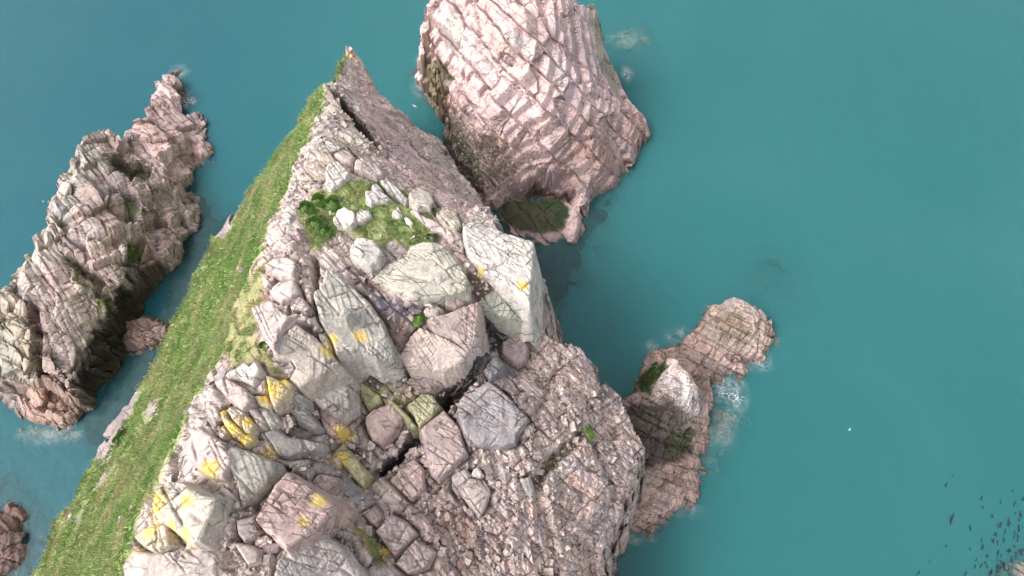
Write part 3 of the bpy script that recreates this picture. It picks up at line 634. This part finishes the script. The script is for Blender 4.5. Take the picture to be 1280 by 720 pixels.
# ---- the low spur on the seaward side
spur = Body('rock_spur',
    [(770,505,6),(800,488,2),(800,474,.4),(812,446,.2),(818,438,.3),(850,430,1),(880,408,2),(898,384,3),(914,372,3.5),(940,378,3.5),(968,402,2),(969,424,.4),(958,442,0),(936,456,.2),(926,470,.2),(906,464,.2),(892,482,.2),(890,520,.2),(890,534,0),(880,560,.4),(872,590,.4),(874,624,.2),(842,646,0),(820,662,0),(792,664,0),(764,684,0),(748,690,2),(760,600,9)],
    [(916,388,6),(940,395,5.6),(955,412,3.5),(905,415,4.5),(930,425,3.8),(935,445,1.2),(885,435,3.5),(865,450,3),(840,446,2.4),(824,458,8),(845,466,11.5),(860,480,10.5),(868,510,7.5),(882,500,3),(840,500,11),(812,492,10),(800,520,9),(830,545,7.5),(865,550,4),(800,580,7),(850,585,3.5),(840,615,3),(800,630,4.5),(770,655,4),(820,645,1.2)], k=3.2, c=.7, under=1.1)
spur.prepare(); spur.tint0 = (.42, .315, .285)
spur.tin([(822,455),(850,463),(868,488),(872,522),(850,527),(815,497)], (.66,.58,.565), .4)
spur.tin([(780,508),(832,500),(858,528),(868,556),(850,576),(812,582),(770,620),(770,560)], (.125,.105,.095), .8)
spur.tin([(848,532),(868,538),(862,560),(838,570),(830,555)], (.08,.085,.05), .5)
spur.tin([(796,475),(820,452),(827,468),(808,500)], (.055,.085,.022), .25)
spur.tin([(880,410),(905,375),(965,385),(965,430),(920,445),(890,430)], (.43,.35,.31), .5)
spur.tin([(890,400),(905,390),(940,420),(925,425),(900,425)], (.27,.22,.18), .5)
spur.edge = 1.1
spur.levels = [dict(s=(.2,.42,.30), rot=(-20,25,0), a=.35, tilt=.16, cd=.2, cw=.04, tv=.07),
               dict(L=(2.8,1.5,.8), rot=(-32,28,0), a=.85, tilt=.2, cd=.4, cw=.09, z='m', tv=.12),
               dict(L=(1.0,.55,.3), rot=(-28,20,0), a=.6, tilt=.2, cd=.16, cw=.06, tv=.10)]
spur.facet([(824,456),(850,464),(867,488),(871,520),(850,526),(817,497)], 2.2, .2)
spur.facet([(785,512),(832,503),(856,530),(866,556),(848,574),(812,580),(778,608)], -.9, .6)
o = spur.build(.13); tag(o, 'low pink rock spur with a white crown and a weedy dark hollow, below the cliff', 'rock spur'); rebase(o, (spur.p[:, 0].mean(), spur.p[:, 1].mean(), 0))

# ---- smaller rocks at and under the water
WEED = newmat('brown_kelp'); T = NT(WEED)
T.n('ShaderNodeOutputMaterial', {0: T.n('ShaderNodeBsdfPrincipled', {'Base Color': T.mix(T.ramp(T.noise(T.n('ShaderNodeNewGeometry').outputs['Position'], .8, 4), .4, .6), (.014, .022, .028, 1), (.026, .036, .042, 1)), 'Roughness': .8}).outputs[0]})
SHADE_DARK = newmat('water_shade'); T = NT(SHADE_DARK)  # near-black colour for shadow and reflection on the water
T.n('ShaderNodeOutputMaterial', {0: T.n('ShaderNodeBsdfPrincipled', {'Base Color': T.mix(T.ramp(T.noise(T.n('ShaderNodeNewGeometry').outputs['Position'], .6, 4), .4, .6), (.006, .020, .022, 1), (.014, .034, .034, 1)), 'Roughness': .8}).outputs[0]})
def shade_sheet(outline, z):  # dark sheet just below the surface, painting in the channel's shade
    b = Body('water_shade', [(x, y, z) for x, y in outline], [(sum(q[0] for q in outline)/len(outline), sum(q[1] for q in outline)/len(outline), z)], k=.22, c=1.0, under=.22)
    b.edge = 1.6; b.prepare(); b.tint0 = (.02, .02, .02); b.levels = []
    o = b.build(.3, zmin=-2.35); o.data.materials[0] = SHADE_DARK; tag(o, kind='stuff')
def small(name, outline, ctrl, tint, label, cat, step=.16, k=2.5, under=1.0, tins=(), lv=.7):
    b = Body(name, outline, ctrl, k=k, c=.6, under=under); b.prepare(); b.tint0 = tint
    for q in tins: b.tin(*q)
    b.levels = [dict(s=(.25,.45,.35), rot=(-25,20,0), a=.5*lv, tilt=.16, cd=.45*lv, cw=.04, tv=.09), dict(L=(2.0,1.1,.6), rot=(-34,22,0), a=.8*lv, tilt=.2*lv, cd=.3*lv, cw=.08, tv=.1)]
    o = b.build(step); o.data.materials[0] = WEED if 'weed covered rock deep' in label else ROCK; rebase(o, (b.p[:, 0].mean(), b.p[:, 1].mean(), 0)); tag(o, label, cat); return b
small('rock', [(540,94,.2),(549,86,1.2),(556,100,1.8),(560,125,1.5),(556,132,.2),(547,120,.2)], [(553,108,2)], (.055,.045,.04), 'black weed covered rock at the waterline left of the pink stack', 'rock')
small('rock', [(147,408,.8),(158,402,1.6),(192,398,1.8),(200,412,1),(196,434,.2),(170,442,.1),(148,436,.2)], [(172,410,2),(172,425,1.2)], (.24,.165,.15), 'flat topped brown rock in the dark channel between islet and grass slope', 'rock')
small('rock', [(-30,640,2),(8,632,.8),(26,648,.4),(30,680,.2),(22,705,.2),(-30,740,1)], [(0,665,2.2)], (.22,.15,.145), 'dark brown rock at the water edge left of the grass slope', 'rock')
small('rock', [(1225,770,-.3),(1240,722,-.35),(1280,695,-.3),(1330,690,.2),(1330,780,.6)], [(1290,735,.15)], (.30,.26,.25), 'grey weedy rock in the open water at the far corner', 'rock')
small('submerged_rock', [(760,50,-.8),(778,40,-.7),(800,28,-.6),(810,48,-.5),(806,66,-.7),(786,68,-.7)], [(795,50,-.16),(778,52,-.25),(800,38,-.2)], (.30,.33,.27), 'pale weedy rock just under the water beside the pink stack', 'submerged rock', lv=.12, k=.8, under=.8)
small('submerged_rock', [(920,350,-1.0),(935,332,-.95),(965,325,-.9),(990,340,-.9),(996,366,-.95),(978,386,-1.0),(945,380,-1.0)], [(968,355,-.52),(950,345,-.56),(982,368,-.55),(965,340,-.6)], (.07,.035,.055), 'dark weed covered rock deep under the water off the spur', 'submerged rock', lv=.02, k=.3, under=.3)
small('submerged_rock', [(872,580,-.7),(882,540,-.35),(900,515,-.3),(928,522,-.6),(920,555,-.8),(890,592,-.9)], [(895,545,-.35)], (.50,.42,.40), 'pale shelf under the water along the outer side of the spur', 'submerged rock', lv=.25)
small('submerged_rock', [(25,545,-.7),(40,536,-.4),(80,538,-.4),(108,540,-.5),(95,556,-.8),(50,556,-.9)], [(65,544,-.3)], (.46,.38,.36), 'pale shelf under the water at the lower end of the islet', 'submerged rock', lv=.25)
small('submerged_rock', [(515,95,-.6),(530,75,-.5),(542,90,-.3),(545,135,-.3),(530,130,-.5)], [(532,105,-.3)], (.20,.13,.12), 'dark reddish rock under the water at the foot of the pink stack', 'submerged rock', lv=.3)

# added dark sheets: cliff shadow, reflection and dark bottom put into the water
shade_sheet([(243,240),(262,262),(280,285),(235,345),(195,440),(150,510),(120,545),(105,525),(140,470),(200,400),(225,320)], -.06)
shade_sheet([(640,285),(668,306),(715,306),(735,270),(765,245),(720,330),(690,385),(672,400),(660,340),(620,280)], -.08)
shade_sheet([(0,600),(40,640),(60,690),(40,720),(-20,720)], -.2)
# ------------------------------------------------------------------ sea
V, F, M = [], [], []
for i, z in enumerate((0, -.2, -.45, -.75, -1.1, -1.6, -2.4)):
    L = 3000; b = len(V); V += [(-L, -L, z), (L, -L, z), (L, L, z), (-L, L, z)]; F.append((b, b+1, b+2, b+3)); M.append(0 if i == 0 else (2 if i == 6 else 1))
tag(mesh_obj('sea', V, F, [SEA_TOP, SEA_MID, SEA_DEEP], midx=M), kind='structure')

# ------------------------------------------------------------------ foam
def foam_material():
    m = newmat('sea_foam'); T = NT(m)
    pos = T.n('ShaderNodeNewGeometry').outputs['Position']
    w = T.n('ShaderNodeVectorMath', {0: pos, 1: T.n('ShaderNodeTexNoise', {'Vector': pos, 'Scale': .7, 'Detail': 4}).outputs[1]}, operation='ADD').outputs[0]
    v = T.n('ShaderNodeTexVoronoi', {'Vector': w, 'Scale': 1.5}, feature='DISTANCE_TO_EDGE').outputs['Distance']
    lace = T.ramp(v, .01, .12, .75, 0)
    lace = T.math('MULTIPLY', lace, T.ramp(T.noise(pos, .45, 4, .6), .42, .62))
    mist = T.math('MULTIPLY', T.ramp(T.noise(pos, .8, 6, .75), .40, .72), .5)
    a = T.math('MAXIMUM', lace, mist)
    k = T.n('ShaderNodeVertexColor', layer_name='Msk').outputs[0]
    a = T.math('MULTIPLY', a, T.n('ShaderNodeSeparateColor', {0: k}).outputs[0], clamp=True)
    d = T.n('ShaderNodeBsdfDiffuse', {0: (.72, .74, .74, 1)}).outputs[0]
    T.n('ShaderNodeOutputMaterial', {0: T.n('ShaderNodeMixShader', {0: a, 1: T.n('ShaderNodeBsdfTransparent').outputs[0], 2: d}).outputs[0]})
    return m
FOAM = foam_material()
for i, (px, py, rx, ry, st) in enumerate([(246,196,16,16,1),(236,128,10,9,1),(224,90,14,12,.5),(533,76,16,12,.9),(530,105,18,24,.5),(552,142,8,9,.8),(784,92,10,14,.8),(780,50,26,16,.35),(912,492,26,28,.9),(945,452,24,14,.6),(815,438,14,14,.6),(850,420,30,14,.45),(790,672,34,10,.5),(64,542,40,12,.35),(862,640,26,10,.35),(900,540,26,26,.25)]):
    c = unp(px, py, 0); s = c[1]; sc = np.linalg.norm(c-CP)/FPX; n = 24
    g = np.linspace(-1, 1, n); X, Y = np.meshgrid(g, g); r = np.hypot(X, Y)
    z = .03+.05*np.clip(1-r, 0, 1)*(.5+.5*vnoise(np.stack([X.ravel()*5+i*9, Y.ravel()*5, 0*X.ravel()], 1)).reshape(X.shape))
    Vv = np.stack([c[0]+X*rx*sc, c[1]+Y*ry*sc*1.15, z], -1).reshape(-1, 3)
    idx = np.arange(n*n).reshape(n, n); Ff = np.stack([idx[:-1, :-1], idx[:-1, 1:], idx[1:, 1:], idx[1:, :-1]], -1).reshape(-1, 4)
    mk = np.clip(1.5*(1-r), 0, 1).ravel()*st
    tag(mesh_obj('foam', Vv, Ff, FOAM, None, np.repeat(mk[:, None], 3, 1)), kind='stuff')

# ------------------------------------------------------------------ grass, plants
def blades(P, N, hgt, wid, lean, spread, per):
    """thin tapering blades: two triangles each"""
    n = len(P)*per; B = np.repeat(P, per, 0)+np.c_[rng.normal(0, spread, (n, 2)), np.zeros(n)]
    a = rng.uniform(0, 2*np.pi, n); h = hgt*rng.uniform(.6, 1.4, n); w = wid*rng.uniform(.6, 1.3, n)
    dx, dy = np.cos(a), np.sin(a); D = np.repeat(lean, per, 0)
    tx = D[:, 0]*h*.9+rng.normal(0, .35, n)*h; ty = D[:, 1]*h*.9+rng.normal(0, .35, n)*h
    z0 = B[:, 2]-.05
    v0 = np.c_[B[:, 0]-dx*w, B[:, 1]-dy*w, z0]; v1 = np.c_[B[:, 0]+dx*w, B[:, 1]+dy*w, z0]
    v2 = np.c_[B[:, 0]+dx*w*.7+tx*.45, B[:, 1]+dy*w*.7+ty*.45, z0+h*.65]; v3 = np.c_[B[:, 0]+tx, B[:, 1]+ty, z0+h*.8+D[:, 2]*h*.6]
    V = np.stack([v0, v1, v2, v3], 1).reshape(-1, 3); b = np.arange(n)*4
    F = np.concatenate([np.stack([b, b+1, b+2], 1), np.stack([b, b+2, b+3], 1)])
    return V, F, n
sel = np.nonzero((head.msk[:, 2]+.5*fbm(head.V*.9, 3, 77) > .55) & (head.V[:, 2] > 20))[0]
pick = rng.choice(sel, min(len(sel), 34000), replace=False)
lean = head.n[pick].copy(); lean[:, 2] = 0
lean[:, :2] *= .8; lean += np.array([.05, -.25, -.2])
V, F, n = blades(head.V[pick], head.n[pick], .30, .035, lean, .12, 4)
tc = .9+.3*fbm(np.repeat(head.V[pick], 4, 0)*.7, 3, 88); tc = np.repeat(tc*rng.uniform(.9, 1.1, n), 4)
dry = np.repeat(np.clip(.5+1.6*fbm(np.repeat(head.V[pick], 4, 0)*np.array([.5, .25, .5]), 3, 90), 0, 1), 4)
col = tc[:, None]*(np.array([.95, 1.0, .95])*(1-dry[:, None])+np.array([1.45, 1.08, 1.5])*dry[:, None])
tag(mesh_obj('grass', V, F, GRASS, col), kind='stuff')

PL = [(381,262,9,'bright green leafy clump at the outer rim of the plant patch'), (397,252,9,'bright green leafy clump highest in the plant patch'), (414,256,10,'rounded green leafy clump touching the big white boulder'),
      (393,280,11,'broad green leafy clump in the middle of the plant patch'), (405,290,9,'dark green leafy clump at the foot of the plant patch'),
      (418,384,6,'small green plant growing on the long tapering block'), (524,398,7,'small green plant on bare soil beside the pink flat slab'), (540,298,6,'dull green cushion plant above the domed boulder'),
      (538,266,6,'dull green cushion plant under the rounded cream boulder'), (154,548,9,'bright green tuft on the outer edge of the grass slope'), (332,432,5,'small green tuft below the kite shaped slab')]
for px, py, r, lab in PL:
    c = head.hit(px, py); rad = r*(100-c[2])/FPX*1.5; n = 620
    th = rng.uniform(0, 2*np.pi, n); ph = np.arccos(rng.uniform(.05, 1, n)); rr = rad*rng.uniform(.55, 1, n)*(1+.25*np.sin(3*th+r))
    B = np.c_[c[0]+rr*np.sin(ph)*np.cos(th), c[1]+rr*np.sin(ph)*np.sin(th), c[2]-.05+.24*rr*np.cos(ph)+.08]
    nz = (B-c); nz /= np.linalg.norm(nz, axis=1)[:, None]
    t1 = np.cross(nz, rng.normal(0, 1, (n, 3))); t1 /= np.linalg.norm(t1, axis=1)[:, None]; t2 = np.cross(nz, t1)
    L = (.20*rng.uniform(.7, 1.4, n))[:, None]; tilt = nz*rng.uniform(-.3, .5, (n, 1))
    Vv = np.stack([B-t1*L, B+t2*L*.5+tilt*L*.3, B+t1*L+tilt*L, B-t2*L*.5+tilt*L*.3], 1).reshape(-1, 3)
    Fq = np.arange(n*4).reshape(n, 4)
    dull = np.array([1.5, .95, 2.0]) if 'dull' in lab else np.array([1., 1, 1])
    cc = np.repeat(rng.uniform(.6, 1.4, n), 4)[:, None]*dull
    root = mesh_obj('plant', Vv, Fq, LEAF, cc); rebase(root, tuple(float(q) for q in c))
    tag(root, lab, 'plant', 'low plants on the headland')

# ------------------------------------------------------------------ rubble of small broken stones
V0 = head.V; inL = sdist(V0[:, 0], V0[:, 1], head.poly_at(LR)) < 0
wgt = np.where(head.msk[:, 2] > .15, .02, np.where(inL, 1.0, .55))*(V0[:, 2] > 17)*(head.n[:, 2] > .5)
wgt = wgt*np.clip(.1+1.8*(fbm(V0*.35, 3, 123)+.15), .03, 1); N = 5200
wgt = wgt*np.where(sdist(V0[:, 0], V0[:, 1], head.poly_at(RB)) < 0, .3, 1)
pk = rng.choice(len(V0), N, replace=False, p=wgt/wgt.sum())
cub = np.array([(x, y, z) for x in (-1, 1) for y in (-1, 1) for z in (-1, 1)], float)
K = cub[None]*rng.uniform(.55, 1.05, (N, 8, 3))*(np.clip(rng.lognormal(-1.95, .5, N), .06, .48)[:, None, None])*np.array([1.25, .85, .5])
a = rng.normal(R(-45), .6, N); ca, sa = np.cos(a)[:, None], np.sin(a)[:, None]; tx = rng.normal(0, .45, (N, 1)); ty = rng.normal(0, .45, (N, 1))
K = np.stack([K[..., 0]*ca-K[..., 1]*sa, K[..., 0]*sa+K[..., 1]*ca, K[..., 2]+K[..., 0]*tx+K[..., 1]*ty], -1)
V = (K+V0[pk][:, None]+np.array([0, 0, .04])).reshape(-1, 3); b = np.arange(N)[:, None, None]*8
F = (b+np.array([(0, 1, 3, 2), (4, 6, 7, 5), (0, 4, 5, 1), (2, 3, 7, 6), (0, 2, 6, 4), (1, 5, 7, 3)])).reshape(-1, 4)
col = np.repeat(np.array([.48, .405, .385])*rng.uniform(.55, 1.25, (N, 1))*rng.uniform(.95, 1.05, (N, 3)), 8, 0)
tag(mesh_obj('rubble', V, F, ROCK, col, np.zeros((len(V), 3))), kind='stuff')

# ------------------------------------------------------------------ dark wave-trough reflections painted on the water, gulls
trough_dark = newmat('dark_reflection'); T = NT(trough_dark)  # near-black colour for the dark reflections in the wave troughs
T.n('ShaderNodeOutputMaterial', {0: T.n('ShaderNodeBsdfPrincipled', {'Base Color': (.012, .03, .032, 1), 'Roughness': .35}).outputs[0]})
V, F = [], []
def streak(px, py, L, W):
    c = unp(px, py, .02); a = R(62)+random.uniform(-.3, .3); n = 6; b = len(V); L *= .135; W *= .07
    for i in range(n+1):
        t = i/n-.5; w = W*(1-(2*t)**2)*random.uniform(.5, 1.2)+.01; o = random.uniform(-.1, .1)
        x = c[0]+math.cos(a)*L*t+o*math.sin(a); y = c[1]+math.sin(a)*L*t-o*math.cos(a)
        V.append((x-math.sin(a)*w, y+math.cos(a)*w, .012)); V.append((x+math.sin(a)*w, y-math.cos(a)*w, .012)); 
        if i: F.append((b+2*i-2, b+2*i-1, b+2*i+1, b+2*i))
for px, py, L, W in [(1190,649,16,3),(1183,606,8,1.5),(1191,594,5,1),(1227,622,7,2),(1213,660,7,2),(1268,630,9,2),(1261,653,12,3),(1251,656,8,2),(1257,665,8,2),(1255,675,8,2),(1272,672,10,2),(1275,643,9,2),(1228,683,8,2),(1245,668,6,2),(1227,675,4,1.5),(1240,645,5,1.5),(1248,712,14,3),(1238,716,10,3),(1255,708,10,3),(1265,700,8,3),(1234,695,5,2),(1207,717,5,2),(1148,716,6,1.5),(1182,682,4,1.5),(1266,614,4,1.5),(1279,624,6,2),(1274,660,8,2),(1270,695,9,2),(1248,692,8,2),(1277,690,9,3),(1162,702,3,1)]: streak(px, py, L, W)
for i in range(60):
    streak(1285-abs(random.gauss(0, 35)), 725-abs(random.gauss(0, 45)), random.uniform(3, 7), random.uniform(.7, 1.6))
tag(mesh_obj('painted_ripples', V, F, trough_dark), kind='stuff')

wm = newmat('white_feathers'); T = NT(wm)
T.n('ShaderNodeOutputMaterial', {0: T.n('ShaderNodeBsdfPrincipled', {'Base Color': T.mix(T.ramp(T.noise(T.n('ShaderNodeTexCoord').outputs['Object'], 3, 2), .4, .6), (.78, .78, .78, 1), (.62, .64, .66, 1)), 'Roughness': .7}).outputs[0]})
def gull(px, py, h, az, s, lab):
    V, F = [], []
    prof = [(-.30, .012, .01), (-.22, .05, .012), (-.08, .075, .06), (.08, .08, .07), (.18, .055, .055), (.23, .045, .045), (.28, .04, .04), (.32, .015, .015), (.36, .004, .004)]
    m = 8
    for x, w, t in prof:
        for q in range(m): V.append((x, w*math.cos(2*math.pi*q/m), .1+t*math.sin(2*math.pi*q/m)))
    for i in range(len(prof)-1):
        for q in range(m): F.append((i*m+q, i*m+(q+1) % m, (i+1)*m+(q+1) % m, (i+1)*m+q))
    for sd in (-1, 1):                                    # wings bent at the wrist, rooted in the flanks
        b = len(V); st = [(.05, .13, -.09, .11), (.22, .16, -.06, .19), (.42, .15, -.02, .21), (.58, .02, -.10, .16), (.70, -.12, -.15, .10)]
        for y, f, r, z in st:
            V.append((f, sd*y, z+.012)); V.append((r, sd*y, z+.006)); V.append((f, sd*y, z-.012)); V.append((r, sd*y, z-.006))
        for i in range(len(st)-1):
            a = b+4*i; c = a+4
            F += [(a, a+1, c+1, c), (a+2, c+2, c+3, a+3), (a, c, c+2, a+2), (a+1, a+3, c+3, c+1)]
        a = b+4*(len(st)-1); F.append((a, a+1, a+3, a+2))
    c = unp(px, py, h); o = mesh_obj('gull', np.array(V)*s, F, wm, smooth=True); o.location = c; o.rotation_euler = (0, 0, az)
    tag(o, lab, 'gull', 'gulls over the sea')
gull(518, 133, 6, .9, .8, 'white gull flying in the gap between headland tip and pink stack')
gull(1062, 537, 5, 2.2, .4, 'lone white gull over open water far out beyond the spur')
gull(54, 252, 5, 1.0, .3, 'tiny white gull over open water behind the long islet')

# ------------------------------------------------------------------ light
w = bpy.data.worlds.new('World'); S.world = w; w.use_nodes = True; nt = w.node_tree; nt.nodes.clear()
EL, AZ = 48, -112                                         # sun height; direction it comes from, clockwise from +y
sk = nt.nodes.new('ShaderNodeTexSky'); sk.sky_type = 'NISHITA'; sk.sun_disc = False
sk.sun_elevation = R(EL); sk.sun_rotation = R(AZ); sk.air_density = 1.0; sk.dust_density = 6.0; sk.ozone_density = 1.0
hs = nt.nodes.new('ShaderNodeHueSaturation'); hs.inputs['Saturation'].default_value = .22
bg = nt.nodes.new('ShaderNodeBackground'); bg.inputs[1].default_value = .145; ou = nt.nodes.new('ShaderNodeOutputWorld')
nt.links.new(sk.outputs[0], hs.inputs['Color']); nt.links.new(hs.outputs[0], bg.inputs[0]); nt.links.new(bg.outputs[0], ou.inputs[0])
sl = bpy.data.lights.new('sun', 'SUN'); sl.energy = .75; sl.angle = R(30); sl.color = (1, .98, .955)
so = bpy.data.objects.new('sun', sl); C.objects.link(so); so.rotation_euler = (R(90-EL), 0, R(180-AZ)); so.location = (-60, 60, 150)

S.view_settings.view_transform = 'Standard'; S.view_settings.look = 'None'; S.view_settings.gamma = 1; S.view_settings.exposure = 1.12
S.cycles.use_denoising = True; S.cycles.use_adaptive_sampling = True; S.cycles.adaptive_threshold = .03; S.cycles.transparent_max_bounces = 24; S.cycles.max_bounces = 6; S.cycles.diffuse_bounces = 3
